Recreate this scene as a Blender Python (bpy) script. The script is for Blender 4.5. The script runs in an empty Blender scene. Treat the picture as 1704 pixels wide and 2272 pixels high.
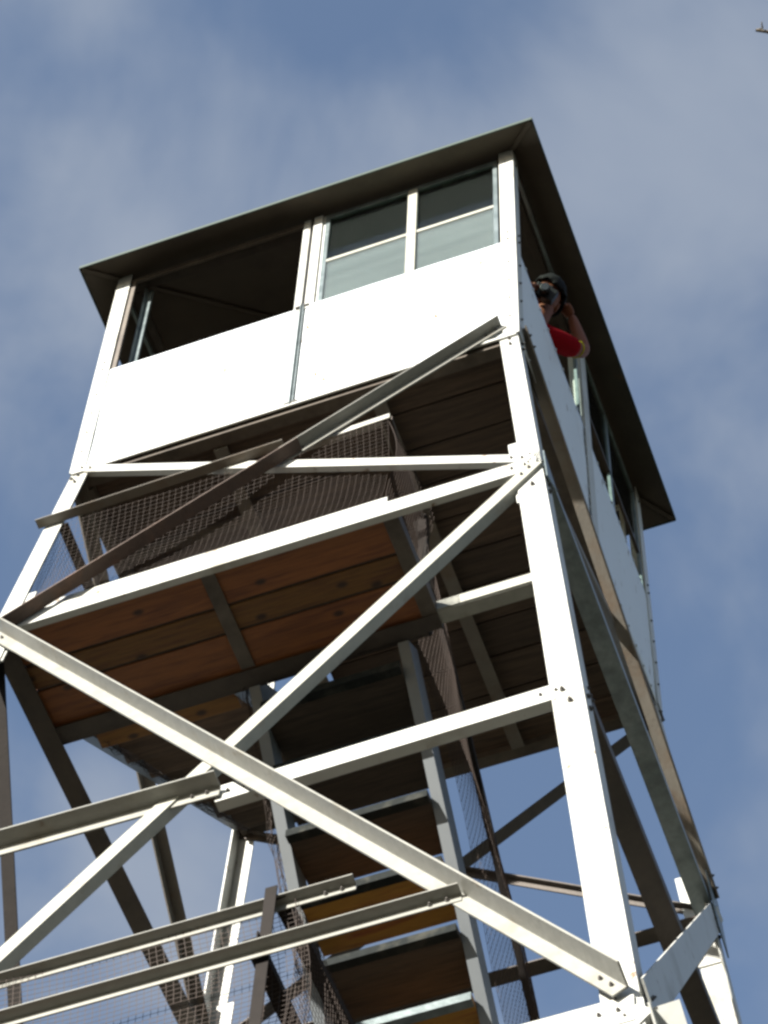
import bpy, bmesh, math, random
from mathutils import Vector, Matrix, noise
random.seed(7)
sc = bpy.context.scene
C = sc.collection
V = Vector
FZ = 13.5                      # height of the cab floor above the ground

# ---------------------------------------------------------------- camera
cd = bpy.data.cameras.new("camera_view"); cam = bpy.data.objects.new("camera_view", cd); C.objects.link(cam)
cd.sensor_fit = 'HORIZONTAL'; cd.sensor_width = 36.0; cd.lens = 36.0 * 6546.26 / 1704.0
cd.clip_start = 0.1; cd.clip_end = 5000
Rr = ((0.93951934, 0.3415712, 0.02515021), (-0.28914884, 0.8303958, -0.47627278), (-0.18356569, 0.44019533, 0.87893783))
m = Matrix(((Rr[0][0], -Rr[1][0], -Rr[2][0], 0), (Rr[0][1], -Rr[1][1], -Rr[2][1], 0), (Rr[0][2], -Rr[1][2], -Rr[2][2], 0), (0, 0, 0, 1)))
cam.matrix_world = Matrix.Translation((2.68405, -6.34558, -11.92672 + FZ)) @ m
sc.camera = cam
sc.cycles.filter_width = 2.8

# ---------------------------------------------------------------- light
SUN_EL = math.radians(21.0)
SUN_AZ = math.radians(-24.0)          # from the front normal (-Y) towards -X
sd = V((math.sin(SUN_AZ) * math.cos(SUN_EL), -math.cos(SUN_AZ) * math.cos(SUN_EL), math.sin(SUN_EL)))   # towards the sun
sl = bpy.data.lights.new("sun", 'SUN'); sl.energy = 5.0; sl.angle = math.radians(0.53); sl.color = (1.0, 0.95, 0.86)
so = bpy.data.objects.new("sun", sl); C.objects.link(so); so.rotation_euler = sd.to_track_quat('Z', 'Y').to_euler(); so.location = (0, -30, 30)
w = bpy.data.worlds.new("World"); sc.world = w; w.use_nodes = True
nt = w.node_tree; nt.nodes.clear()
def N(nt, t, **k):
    n = nt.nodes.new(t)
    for a, b in k.items(): setattr(n, a, b)
    return n
out = N(nt, 'ShaderNodeOutputWorld'); bg = N(nt, 'ShaderNodeBackground'); bg.inputs[1].default_value = 0.056
sky = N(nt, 'ShaderNodeTexSky', sky_type='NISHITA', sun_disc=False, sun_elevation=SUN_EL,
        sun_rotation=math.atan2(sd.x, sd.y), altitude=900, air_density=1.0, dust_density=0.6, ozone_density=1.2)
tc = N(nt, 'ShaderNodeTexCoord'); mp = N(nt, 'ShaderNodeMapping'); mp.inputs['Scale'].default_value = (1.0, 1.0, 1.3); mp.inputs['Rotation'].default_value = (0.3, 0.2, 0.9); mp.inputs['Location'].default_value = (1.7, 0.4, 0.0)
n1 = N(nt, 'ShaderNodeTexNoise'); n1.inputs['Scale'].default_value = 6.5; n1.inputs['Detail'].default_value = 5.5; n1.inputs['Roughness'].default_value = 0.5; n1.inputs['Distortion'].default_value = 0.25
rp = N(nt, 'ShaderNodeValToRGB'); rp.color_ramp.elements[0].position = 0.40; rp.color_ramp.elements[0].color = (0.14, 0.14, 0.14, 1)
rp.color_ramp.elements[1].position = 0.70; rp.color_ramp.elements[1].color = (1, 1, 1, 1); rp.color_ramp.interpolation = 'EASE'
mx = N(nt, 'ShaderNodeMix', data_type='RGBA'); mx.inputs[7].default_value = (1.46, 1.72, 2.18, 1)
nt.links.new(tc.outputs['Generated'], mp.inputs[0]); nt.links.new(mp.outputs[0], n1.inputs[0]); nt.links.new(n1.outputs[0], rp.inputs[0])
nt.links.new(rp.outputs[0], mx.inputs[0]); nt.links.new(sky.outputs[0], mx.inputs[6]); nt.links.new(mx.outputs[2], bg.inputs[0]); nt.links.new(bg.outputs[0], out.inputs[0])
sc.view_settings.view_transform = 'Standard'; sc.view_settings.look = 'None'; sc.view_settings.gamma = 1.0; sc.view_settings.exposure = 2.0

# ---------------------------------------------------------------- materials
def mat(name, base, rough=0.6, metal=0.0, var=0.0, vscale=6.0, col2=None, c2lo=0.55, c2hi=0.75, stretch=(1, 1, 1), bump=0.0, bscale=60, col3=None, c3scale=20, c3lo=.62, c3hi=.7, objrand=0.0, spec=0.5, detail=5):
    mt = bpy.data.materials.new(name); mt.use_nodes = True; t = mt.node_tree; b = t.nodes['Principled BSDF']
    b.inputs['Roughness'].default_value = rough; b.inputs['Metallic'].default_value = metal; b.inputs['Specular IOR Level'].default_value = spec
    co = N(t, 'ShaderNodeTexCoord'); mp = N(t, 'ShaderNodeMapping'); mp.inputs['Scale'].default_value = stretch; t.links.new(co.outputs['Object'], mp.inputs[0])
    cur = N(t, 'ShaderNodeRGB'); cur.outputs[0].default_value = (*base, 1); last = cur.outputs[0]
    def blend(fac, a, colr=None, mode='MIX', f=1.0):
        x = N(t, 'ShaderNodeMix', data_type='RGBA', blend_type=mode)
        t.links.new(fac, x.inputs[0]); t.links.new(a, x.inputs[6])
        x.inputs[7].default_value = (*colr, 1); return x.outputs[2]
    def nz(scale, lo, hi, det=5, offs=0):
        q = N(t, 'ShaderNodeTexNoise'); q.inputs['Scale'].default_value = scale; q.inputs['Detail'].default_value = det; t.links.new(mp.outputs[0], q.inputs[0])
        q.inputs['Roughness'].default_value = .62
        r = N(t, 'ShaderNodeMapRange'); r.inputs[1].default_value = lo; r.inputs[2].default_value = hi; t.links.new(q.outputs[0], r.inputs[0]); return r.outputs[0]
    if col2: last = blend(nz(vscale, c2lo, c2hi, detail), last, col2)
    if col3: last = blend(nz(c3scale, c3lo, c3hi, 3), last, col3)
    if var or objrand:
        h = N(t, 'ShaderNodeHueSaturation'); t.links.new(last, h.inputs['Color'])
        src = nz(vscale * 2.3, 0.25, 0.75)
        mr = N(t, 'ShaderNodeMapRange'); mr.inputs[3].default_value = 1 - var; mr.inputs[4].default_value = 1 + var; t.links.new(src, mr.inputs[0])
        if objrand:
            oi = N(t, 'ShaderNodeObjectInfo'); m2 = N(t, 'ShaderNodeMapRange'); m2.inputs[3].default_value = 1 - objrand; m2.inputs[4].default_value = 1 + objrand
            t.links.new(oi.outputs['Random'], m2.inputs[0]); mu = N(t, 'ShaderNodeMath', operation='MULTIPLY'); t.links.new(mr.outputs[0], mu.inputs[0]); t.links.new(m2.outputs[0], mu.inputs[1])
            t.links.new(mu.outputs[0], h.inputs['Value'])
        else: t.links.new(mr.outputs[0], h.inputs['Value'])
        last = h.outputs[0]
    t.links.new(last, b.inputs['Base Color'])
    if bump:
        q = N(t, 'ShaderNodeTexNoise'); q.inputs['Scale'].default_value = bscale; q.inputs['Detail'].default_value = 6; t.links.new(mp.outputs[0], q.inputs[0])
        bp = N(t, 'ShaderNodeBump'); bp.inputs['Strength'].default_value = bump; bp.inputs['Distance'].default_value = .01; t.links.new(q.outputs[0], bp.inputs['Height']); t.links.new(bp.outputs[0], b.inputs['Normal'])
    return mt
M = {}
M['paint'] = mat('white_painted_steel', (.35, .355, .335), .45, var=.06, vscale=3, col2=(.19, .175, .13), c2lo=.55, c2hi=.75, col3=(.14, .09, .05), c3scale=16, c3lo=.64, c3hi=.73, bump=.10, bscale=25)
M['panel'] = mat('white_sheet_metal', (.50, .53, .55), .42, var=.035, vscale=2.0, col2=(.28, .27, .23), c2lo=.62, c2hi=.85, stretch=(1, 1, .35), col3=(.12, .085, .045), c3scale=15, c3lo=.645, c3hi=.72, bump=.06, bscale=8)
M['galv'] = mat('galvanised_steel', (.15, .18, .185), .38, metal=.4, var=.22, vscale=9, col2=(.10, .125, .13), c2lo=.42, c2hi=.62, bump=.12, bscale=60)
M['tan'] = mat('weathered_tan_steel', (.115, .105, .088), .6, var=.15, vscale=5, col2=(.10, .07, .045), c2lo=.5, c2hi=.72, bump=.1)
M['cream'] = mat('dusty_cream_steel', (.225, .225, .195), .55, var=.12, vscale=8, col2=(.15, .115, .08), c2lo=.58, c2hi=.78, bump=.12)
M['joist'] = mat('brown_grey_joist_steel', (.075, .060, .045), .6, var=.2, vscale=7, col2=(.045, .033, .024), c2lo=.45, c2hi=.68)
M['darksteel'] = mat('near_black_steel', (.011, .009, .008), .8, spec=.12, var=.2, vscale=6, bump=.1)  # near-black base tone for thin rails, posts and one brace
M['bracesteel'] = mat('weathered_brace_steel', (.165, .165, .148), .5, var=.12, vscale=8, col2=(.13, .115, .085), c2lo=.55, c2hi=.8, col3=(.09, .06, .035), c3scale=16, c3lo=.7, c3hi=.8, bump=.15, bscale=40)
M['treadangle'] = mat('shaded_grey_angle', (.012, .014, .014), .9, spec=.1, var=.25, vscale=10, col2=(.035, .035, .03), c2lo=.5, c2hi=.7)  # near-black base stands in for the shade on the tread angles
M['rust'] = mat('rusty_brown_steel', (.05, .03, .02), .7, var=.3, vscale=7, col2=(.09, .045, .025), c2lo=.5, c2hi=.7, bump=.2)
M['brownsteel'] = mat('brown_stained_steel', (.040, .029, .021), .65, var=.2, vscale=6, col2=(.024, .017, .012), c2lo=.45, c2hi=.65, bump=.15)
def knots(mt, sc_=2.6):
    t = mt.node_tree; b = t.nodes['Principled BSDF']; src = b.inputs['Base Color'].links[0].from_socket
    co = N(t, 'ShaderNodeTexCoord'); mp = N(t, 'ShaderNodeMapping'); mp.inputs['Scale'].default_value = (1, 1.7, 0); t.links.new(co.outputs['Object'], mp.inputs[0])
    vo = N(t, 'ShaderNodeTexVoronoi', voronoi_dimensions='2D'); vo.inputs['Scale'].default_value = sc_; t.links.new(mp.outputs[0], vo.inputs[0])
    r_ = N(t, 'ShaderNodeMapRange'); r_.inputs[1].default_value = .035; r_.inputs[2].default_value = .085; r_.inputs[3].default_value = .9; r_.inputs[4].default_value = 0; t.links.new(vo.outputs['Distance'], r_.inputs[0])
    x = N(t, 'ShaderNodeMix', data_type='RGBA'); x.inputs[7].default_value = (.02, .008, .004, 1); t.links.new(r_.outputs[0], x.inputs[0]); t.links.new(src, x.inputs[6]); t.links.new(x.outputs[2], b.inputs['Base Color']); return mt
M['wood'] = knots(mat('fresh_orange_pine_boards', (.19, .062, .012), .6, var=.22, vscale=3.0, stretch=(1.2, 16, 16), col2=(.10, .027, .006), c2lo=.48, c2hi=.68, col3=(.10, .03, .01), c3scale=1.6, c3lo=.70, c3hi=.74, objrand=.25, bump=.2, bscale=6))
M['woodtread'] = knots(mat('orange_stained_tread_boards', (.17, .075, .010), .65, var=.25, vscale=3.0, stretch=(1.2, 16, 16), col2=(.10, .032, .006), c2lo=.45, c2hi=.66, objrand=.55, bump=.2, bscale=6))
M['oldwood'] = mat('weathered_brown_boards', (.062, .040, .025), .75, var=.28, vscale=2.5, stretch=(1.2, 18, 18), col2=(.03, .019, .012), c2lo=.45, c2hi=.68, objrand=.30, bump=.25, bscale=6)
M['roof'] = mat('dull_brown_roof_sheet', (.045, .033, .021), .7, var=.15, vscale=3, col2=(.03, .02, .013), c2lo=.5, c2hi=.75, col3=(.13, .06, .02), c3scale=2.2, c3lo=.66, c3hi=.78)
M['rooftop'] = mat('green_painted_roof_top', (.014, .028, .02), .6, var=.1)
M['wire'] = mat('rusty_wire', (.030, .021, .017), .7, spec=.2, metal=.0, var=.3, vscale=3)
M['bolt'] = mat('dark_bolt_steel', (.06, .055, .05), .5, metal=.3, var=.2)
M['skin'] = mat('tanned_skin', (.13, .042, .020), .6, var=.1, vscale=20, spec=.25)
M['red'] = mat('red_cotton', (.16, .0012, .004), .95, spec=.05, var=.1, vscale=14)
M['yellow'] = mat('yellow_trim', (.30, .27, .003), .9, spec=.1)
M['hair'] = mat('black_hair', (.005, .0045, .005), .8, var=.3, vscale=40, spec=.12)
M['shorts'] = mat('dark_cloth', (.03, .035, .05), .9, var=.1)
M['grey_cloth'] = mat('grey_cloth', (.25, .26, .25), .9)
M['black'] = mat('black_plastic', (.005, .005, .006), .5, spec=.2)
M['lens'] = mat('dark_lens_glass', (.01, .012, .02), .05)
M['bark'] = mat('grey_brown_bark', (.09, .075, .055), .9, var=.35, vscale=6, stretch=(6, 6, 1), bump=.6, bscale=12)
M['needle'] = mat('dark_green_needles', (.035, .06, .028), .7, var=.3, vscale=3)
M['ground'] = mat('dry_summit_ground', (.034, .030, .020), .95, var=.25, vscale=.15, col2=(.016, .023, .009), c2lo=.45, c2hi=.62, col3=(.05, .045, .035), c3scale=1.4, c3lo=.58, c3hi=.66, bump=.5, bscale=3)
def glassmat(name, milky):
    mt = bpy.data.materials.new(name); mt.use_nodes = True; t = mt.node_tree; t.nodes.clear()
    o = N(t, 'ShaderNodeOutputMaterial'); tr = N(t, 'ShaderNodeBsdfTransparent'); tr.inputs[0].default_value = (.80, .88, .84, 1)
    gl = N(t, 'ShaderNodeBsdfGlossy'); gl.inputs['Roughness'].default_value = .06; fr = N(t, 'ShaderNodeFresnel'); fr.inputs[0].default_value = 1.5
    df = N(t, 'ShaderNodeBsdfDiffuse'); df.inputs[0].default_value = (.24, .27, .275, 1)  # pale diffuse layer mixed over the pane in faint streaks
    co = N(t, 'ShaderNodeTexCoord'); mp = N(t, 'ShaderNodeMapping'); mp.inputs['Scale'].default_value = (1.0, 1, 9); mp.inputs['Rotation'].default_value = (0, math.radians(20), 0)
    nz = N(t, 'ShaderNodeTexNoise'); nz.inputs['Scale'].default_value = 1.5; nz.inputs['Detail'].default_value = 3
    r = N(t, 'ShaderNodeMapRange'); r.inputs[1].default_value = .3; r.inputs[2].default_value = .75; r.inputs[3].default_value = milky * .85; r.inputs[4].default_value = milky * 1.2; fr.inputs[0].default_value = 1.5 if milky > .05 else 1.22
    t.links.new(co.outputs['Object'], mp.inputs[0]); t.links.new(mp.outputs[0], nz.inputs[0]); t.links.new(nz.outputs[0], r.inputs[0])
    m1 = N(t, 'ShaderNodeMixShader'); m2 = N(t, 'ShaderNodeMixShader')
    t.links.new(fr.outputs[0], m1.inputs[0]); t.links.new(tr.outputs[0], m1.inputs[1]); t.links.new(gl.outputs[0], m1.inputs[2])
    t.links.new(r.outputs[0], m2.inputs[0]); t.links.new(m1.outputs[0], m2.inputs[1]); t.links.new(df.outputs[0], m2.inputs[2]); t.links.new(m2.outputs[0], o.inputs[0])
    return mt
M['glass'] = glassmat('window_glass', .002)
M['milkyglass'] = glassmat('milky_window_glass', .13)

# ---------------------------------------------------------------- helpers (z given relative to the cab floor)
def W(p): return V((p[0], p[1], p[2] + FZ))
class MB:
    def __init__(s): s.bm = bmesh.new(); s.bf = []
    def prism(s, poly, a, b, ux, uy):
        """poly: list of (u,v); extruded from point a to b with in-plane axes ux, uy"""
        bm = s.bm; r0 = [bm.verts.new(a + ux * u + uy * v) for u, v in poly]; r1 = [bm.verts.new(b + ux * u + uy * v) for u, v in poly]; n = len(poly)
        bm.faces.new(r0[::-1]); bm.faces.new(r1)
        for i in range(n): bm.faces.new((r0[i], r0[(i + 1) % n], r1[(i + 1) % n], r1[i]))
        return s
    def box(s, x0, x1, y0, y1, z0, z1):
        a = W((x0, 0, 0)); b = W((x1, 0, 0))
        return s.prism([(y0, z0), (y1, z0), (y1, z1), (y0, z1)], a, b, V((0, 1, 0)), V((0, 0, 1)))
    def angle(s, A, B, n, w1, w2, edge=1, out=1, t=.007, off=0.0):
        """steel angle from A to B: flange w1 in the plane of normal n, flange w2 along n*out at its upper (edge=1) or lower edge"""
        A, B, n = W(A), W(B), V(n).normalized(); a = (B - A).normalized(); v = n.cross(a)
        if v.z < -1e-6 or (abs(v.z) <= 1e-6 and v.x > 0): v = -v
        n = v.cross(a) if v.cross(a).dot(n) > 0 else -(v.cross(a)); v.normalize(); n.normalize()
        h = w1 / 2; A = A + n * off; B = B + n * off
        if edge > 0:
            s.prism([(-h, 0), (h, 0), (h, t), (-h, t)], A, B, v, n * 1)
            lo, hi = (t, w2) if out > 0 else (-w2, 0)
            s.prism([(h - t, lo), (h, lo), (h, hi), (h - t, hi)], A, B, v, n)
        else:
            s.prism([(-h, 0), (h, 0), (h, t), (-h, t)], A, B, v, n)
            lo, hi = (t, w2) if out > 0 else (-w2, 0)
            s.prism([(-h, lo), (-h + t, lo), (-h + t, hi), (-h, hi)], A, B, v, n)
        return s
    def tube(s, pts, rad, k=6):
        pts = [V(p) for p in pts]; bm = s.bm; rings = []
        if not isinstance(rad, (list, tuple)): rad = [rad] * len(pts)
        for i, p in enumerate(pts):
            d = (pts[min(i + 1, len(pts) - 1)] - pts[max(i - 1, 0)]).normalized()
            u = d.orthogonal().normalized() if i == 0 else (u0 - d * u0.dot(d)).normalized()
            u0 = u; v = d.cross(u)
            rings.append([bm.verts.new(p + (u * math.cos(2 * math.pi * j / k) + v * math.sin(2 * math.pi * j / k)) * rad[i]) for j in range(k)])
        for a, b in zip(rings, rings[1:]):
            for j in range(k): bm.faces.new((a[j], a[(j + 1) % k], b[(j + 1) % k], b[j]))
        bm.faces.new(rings[0][::-1]); bm.faces.new(rings[-1]); return s
    def bolt(s, p, n, r=.011, h=.012):
        r *= .72; h *= .7
        n = V(n).normalized(); p = W(p); u = n.orthogonal().normalized(); v = n.cross(u)
        n0 = len(s.bm.faces)
        s.prism([(r * math.cos(i * math.pi / 3), r * math.sin(i * math.pi / 3)) for i in range(6)], p - n * .002, p + n * h, u, v)
        s.prism([(r * .5 * math.cos(i * math.pi / 3), r * .5 * math.sin(i * math.pi / 3)) for i in range(6)], p + n * h, p + n * h * 2.0, u, v)
        s.bm.faces.ensure_lookup_table()
        for i in range(n0, len(s.bm.faces)): s.bm.faces[i].material_index = 1
        s.hasb = True; return s
    def plate(s, poly, n, t=.006):
        """flat plate from a list of 3D points"""
        n = V(n).normalized(); P = [W(p) for p in poly]; bm = s.bm
        a = [bm.verts.new(p) for p in P]; b = [bm.verts.new(p + n * t) for p in P]; bm.faces.new(a[::-1]); bm.faces.new(b)
        for i in range(len(P)): bm.faces.new((a[i], a[(i + 1) % len(P)], b[(i + 1) % len(P)], b[i]))
        return s
    def build(s, name, m, parent=None, label=None, bevel=0, smooth=False):
        bmesh.ops.recalc_face_normals(s.bm, faces=s.bm.faces[:])
        me = bpy.data.meshes.new(name); s.bm.to_mesh(me); s.bm.free(); me.materials.append(m)
        if getattr(s, 'hasb', False): me.materials.append(M['bolt'])
        o = bpy.data.objects.new(name, me); C.objects.link(o); o.parent = parent
        if label: o['label'] = label
        if bevel:
            b = o.modifiers.new('bevel', 'BEVEL'); b.width = bevel; b.segments = 2; b.limit_method = 'ANGLE'
        if smooth:
            for p in me.polygons: p.use_smooth = True
        return o
def thing(name, label, cat, loc=(0, 0, 0)):
    o = bpy.data.objects.new(name, None); C.objects.link(o); o.location = loc; o['label'] = label; o['category'] = cat; return o

# ---------------------------------------------------------------- ground
g = bmesh.new(); n_ = 60
def gz(x, y):
    r = math.hypot(x, y); return (noise.noise(V((x * .08, y * .08, 0))) * .5 * min(1, max(0, (r - 6) / 15)) - max(0, r - 25) ** 1.15 * .06)
rings = [0, 3, 6, 9, 12, 16, 20, 26, 34, 45, 60, 90, 140, 220, 400, 800, 1600, 3000]; prev = None
for r in rings:
    if r == 0: prev = [g.verts.new((0, 0, 0))]; continue
    ring = [g.verts.new((r * math.cos(2 * math.pi * i / n_), r * math.sin(2 * math.pi * i / n_), gz(r * math.cos(2 * math.pi * i / n_), r * math.sin(2 * math.pi * i / n_)))) for i in range(n_)]
    for i in range(n_):
        if len(prev) == 1: g.faces.new((prev[0], ring[i], ring[(i + 1) % n_]))
        else: g.faces.new((prev[i], ring[i], ring[(i + 1) % n_], prev[(i + 1) % n_]))
    prev = ring
me = bpy.data.meshes.new('ground'); g.to_mesh(me); g.free(); me.materials.append(M['ground'])
for p in me.polygons: p.use_smooth = True
go = bpy.data.objects.new('ground', me); C.objects.link(go); go['kind'] = 'structure'

# ---------------------------------------------------------------- tower
T = thing('lookout_tower', 'steel fire lookout tower with a white metal cab, hipped roof and open stairs', 'lookout tower')
H = 1.067; D = 1.048; S = .0757
N1, NM, N2, N3, NG = -1.58, -3.575, -5.514, -9.4, -13.5
def leg(sx, sy, z): 
    g_ = S * max(0, -z); return V((sx * (H + g_), sy * (D + g_), z))
def lerp(a, b, t): return V(a) + (V(b) - V(a)) * t
def corner_leg(sx, sy, z0, z1, wd, t=.009):
    mb = MB(); a, b = leg(sx, sy, z0), leg(sx, sy, z1)
    A, B = W(a), W(b)
    # L section, heel at the outer corner, flanges lying in the two faces
    mb.prism([(0, 0), (wd, 0), (wd, t), (t, t), (t, wd), (0, wd)], A, B, V((-sx, 0, 0)), V((0, -sy, 0)))
    return mb
fn = (0, -1, S); rn = (0, 1, S); ln = (-1, 0, S); rgn = (1, 0, S)
for sx in (-1, 1):
    for sy in (-1, 1):
        mb = corner_leg(sx, sy, -.02, N1, .085, .008)
        mt_ = M['paint']
        for zz in (-.10, -.17, N1 + .10, N1 + .04):
            p = leg(sx, sy, zz); mb.bolt((p.x - sx * .04, p.y, p.z), (0, sy, .0)); mb.bolt((p.x, p.y - sy * .04, p.z), (sx, 0, 0))
        o = mb.build('leg', mt_, T)
        mb = corner_leg(sx, sy, N1 + .13, NG - .1, .112)
        for k, zz in enumerate((N1 + .02, N1 - .12, N1 - .19, NM + .03, NM - .06, N2 + .06, N2 - .03, -7.5, -9.4)):
            p = leg(sx, sy, zz)
            mb.bolt((p.x - sx * (.05 + .02 * (k % 2)), p.y, p.z), (0, sy, 0), .014); mb.bolt((p.x, p.y - sy * .05, p.z), (sx, 0, 0), .014)
        mb.prism([(.004, .004), (.12, .004), (.12, .012), (.012, .012), (.012, .12), (.004, .12)], W(leg(sx, sy, N1 + .30)) + V((-sx * .004, -sy * .004, 0)), W(leg(sx, sy, N1 - .30)) + V((-sx * .004, -sy * .004, 0)), V((-sx, 0, 0)), V((0, -sy, 0)))
        o2 = mb.build('leg', mt_, T)
        # the foot
        p = leg(sx, sy, NG); f = MB().box(p.x - .3, p.x + .3, p.y - .3, p.y + .3, NG - .3, NG + .12); f.build('footing', mat('concrete', (.4, .39, .36), .9, var=.15) if 'concrete' not in bpy.data.materials else bpy.data.materials['concrete'], T)

def member(name, A, B, n, w1, w2, edge, out, m, off=0.0, trim=(0, 0), label=None, bolts=True, t=.007):
    A, B = V(A), V(B); L_ = (B - A).length; a = (B - A) / L_; A2, B2 = A + a * trim[0], B - a * trim[1]
    mb = MB().angle(A2, B2, n, w1, w2, edge, out, t, off)
    if bolts:
        for q in (A2 + a * .045, A2 + a * .10, B2 - a * .045, B2 - a * .10):
            nn = V(n).normalized(); mb.bolt(q + nn * (off + t), nn, .010, .008)
    return mb.build(name, m, T, label)
P = M['paint']
# --- front face
def fl(x, z, sy=-1): return V((x, sy * (D + S * max(0, -z)), z))
FLt, FRt = fl(-H, 0), fl(H, 0)
FL1, FR1 = leg(-1, -1, N1), leg(1, -1, N1); FLm, FRm = leg(-1, -1, NM), leg(1, -1, NM); FL2, FR2 = leg(-1, -1, N2), leg(1, -1, N2)
RL0, RR0 = leg(-1, 1, 0), leg(1, 1, 0); RL1, RR1 = leg(-1, 1, N1), leg(1, 1, N1); RLm, RRm = leg(-1, 1, NM), leg(1, 1, NM); RL2, RR2 = leg(-1, 1, N2), leg(1, 1, N2)
e = .012
member('brace', fl(-H + .01, -.02), FR1 + V((-.04, 0, .05)), fn, .060, .022, -1, -1, P, off=.002, label='thin white brace sloping from the cab corner, brightly sunlit')
# crossing brace in two spliced lengths
cA, cB = fl(H - .055, .035), FL1 + V((.075, 0, -.06)); cM = lerp(cA, cB, .46)
member('brace', cA, cM, fn, .045, .058, 1, 1, M['bracesteel'], off=e, label='grey upper half of the spliced brace')
member('brace', lerp(cA, cB, .43), cB, fn, .045, .062, -1, 1, M['rust'], off=e + .010, label='rusty brown lower half of the spliced brace')
member('strut', FL1 + V((.0, 0, -.0)), FR1 + V((-.02, 0, -.0)), fn, .112, .024, -1, -1, P, off=.004)
# panel 2 X braces
member('brace', FL1 + V((.03, 0, -.07)), FR2 + V((-.05, 0, .06)), fn, .056, .090, 1, 1, M['bracesteel'], off=.022, label='broad pale brace with one flange standing out')
member('brace', FR1 + V((-.02, 0, -.02)), FL2, fn, .064, .042, -1, -1, M['cream'], off=.013, label='flat cream brace')
member('strut', FLm + V((0, 0, .05)), fl(.04, NM + .012), fn, .060, .072, 1, 1, M['bracesteel'], off=.004)
member('strut', fl(.02, NM + .02), FRm + V((-.05, 0, .045)), fn, .105, .036, -1, -1, P, off=-.012)
# panel 2 bottom
member('strut', FL2, FR2 + V((-.02, 0, .0)), fn, .12, .07, -1, -1, P, off=.004)
# front rails of the lower landing
member('guard_rail', fl(-1.42, -4.395), fl(.58, -4.412), fn, .034, .042, 1, 1, M['bracesteel'], off=-.02, t=.005)
member('guard_rail', fl(-1.42, -4.725), fl(.955, -4.738), fn, .036, .046, 1, 1, M['bracesteel'], off=.03, t=.005)
# --- right face
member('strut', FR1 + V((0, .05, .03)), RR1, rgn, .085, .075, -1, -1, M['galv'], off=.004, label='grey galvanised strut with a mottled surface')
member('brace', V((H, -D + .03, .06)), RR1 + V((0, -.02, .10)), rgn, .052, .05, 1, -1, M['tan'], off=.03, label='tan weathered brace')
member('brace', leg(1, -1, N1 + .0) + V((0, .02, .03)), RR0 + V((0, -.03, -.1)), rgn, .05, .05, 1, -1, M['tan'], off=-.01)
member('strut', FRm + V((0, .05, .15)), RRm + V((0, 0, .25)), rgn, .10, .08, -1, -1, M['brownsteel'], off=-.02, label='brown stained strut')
member('brace', FR2 + V((0, .03, .06)), RR1 + V((0, -.06, -.08)), rgn, .13, .03, -1, -1, M['paint'], off=.01, label='wide pale flattened brace')
member('strut', FR2, RR2, rgn, .1, .07, -1, -1, P, off=.0)
# --- left face
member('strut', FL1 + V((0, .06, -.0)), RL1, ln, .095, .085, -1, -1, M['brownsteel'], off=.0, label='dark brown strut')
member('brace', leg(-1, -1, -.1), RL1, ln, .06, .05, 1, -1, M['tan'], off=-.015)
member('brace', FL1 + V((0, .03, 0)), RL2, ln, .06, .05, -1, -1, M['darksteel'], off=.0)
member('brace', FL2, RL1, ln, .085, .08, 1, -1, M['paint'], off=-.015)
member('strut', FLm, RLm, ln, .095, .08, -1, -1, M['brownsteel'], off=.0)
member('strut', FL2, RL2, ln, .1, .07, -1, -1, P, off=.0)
# --- rear face
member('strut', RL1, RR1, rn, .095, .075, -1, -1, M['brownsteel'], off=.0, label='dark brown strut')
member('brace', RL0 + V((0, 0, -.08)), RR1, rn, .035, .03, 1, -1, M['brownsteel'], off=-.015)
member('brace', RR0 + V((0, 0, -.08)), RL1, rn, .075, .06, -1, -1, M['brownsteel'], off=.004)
member('brace', RL1, RR2, rn, .085, .08, 1, -1, P, off=-.015); member('brace', RR1, RL2, rn, .085, .08, -1, -1, P, off=.0)
member('strut', RLm, RRm, rn, .095, .08, -1, -1, P, off=.0); member('strut', RL2, RR2, rn, .1, .07, -1, -1, P, off=.0)
# panels down to the ground
for za, zb in ((N2, N3), (N3, NG)):
    for (s1, s2, n) in (((-1, -1), (1, -1), fn), ((1, -1), (1, 1), rgn), ((1, 1), (-1, 1), rn), ((-1, 1), (-1, -1), ln)):
        a0, b0, a1, b1 = leg(*s1, za), leg(*s2, za), leg(*s1, zb + .15), leg(*s2, zb + .15)
        member('brace', a0, b1, n, .09, .08, 1, 1, P, off=.02, bolts=False); member('brace', b0, a1, n, .09, .07, -1, -1, P, off=.0, bolts=False)
        if zb > NG: member('strut', leg(*s1, zb), leg(*s2, zb), n, .1, .07, -1, -1, P, bolts=False)
# gusset plates at the nodes
def gusset(pts, n): MB().plate(pts, n, .006).build('gusset_plate', M['galv'], T)
gusset([RR1 + V((.012, -.14, .16)), RR1 + V((.012, .03, .14)), RR1 + V((.030, .03, -.26)), RR1 + V((.030, -.10, -.20))], (1, 0, S))
gusset([FR1 + V((.006, .0, .10)), FR1 + V((.006, .13, .05)), FR1 + V((.016, .13, -.03)), FR1 + V((.016, 0, -.12))], (1, 0, S))

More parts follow.
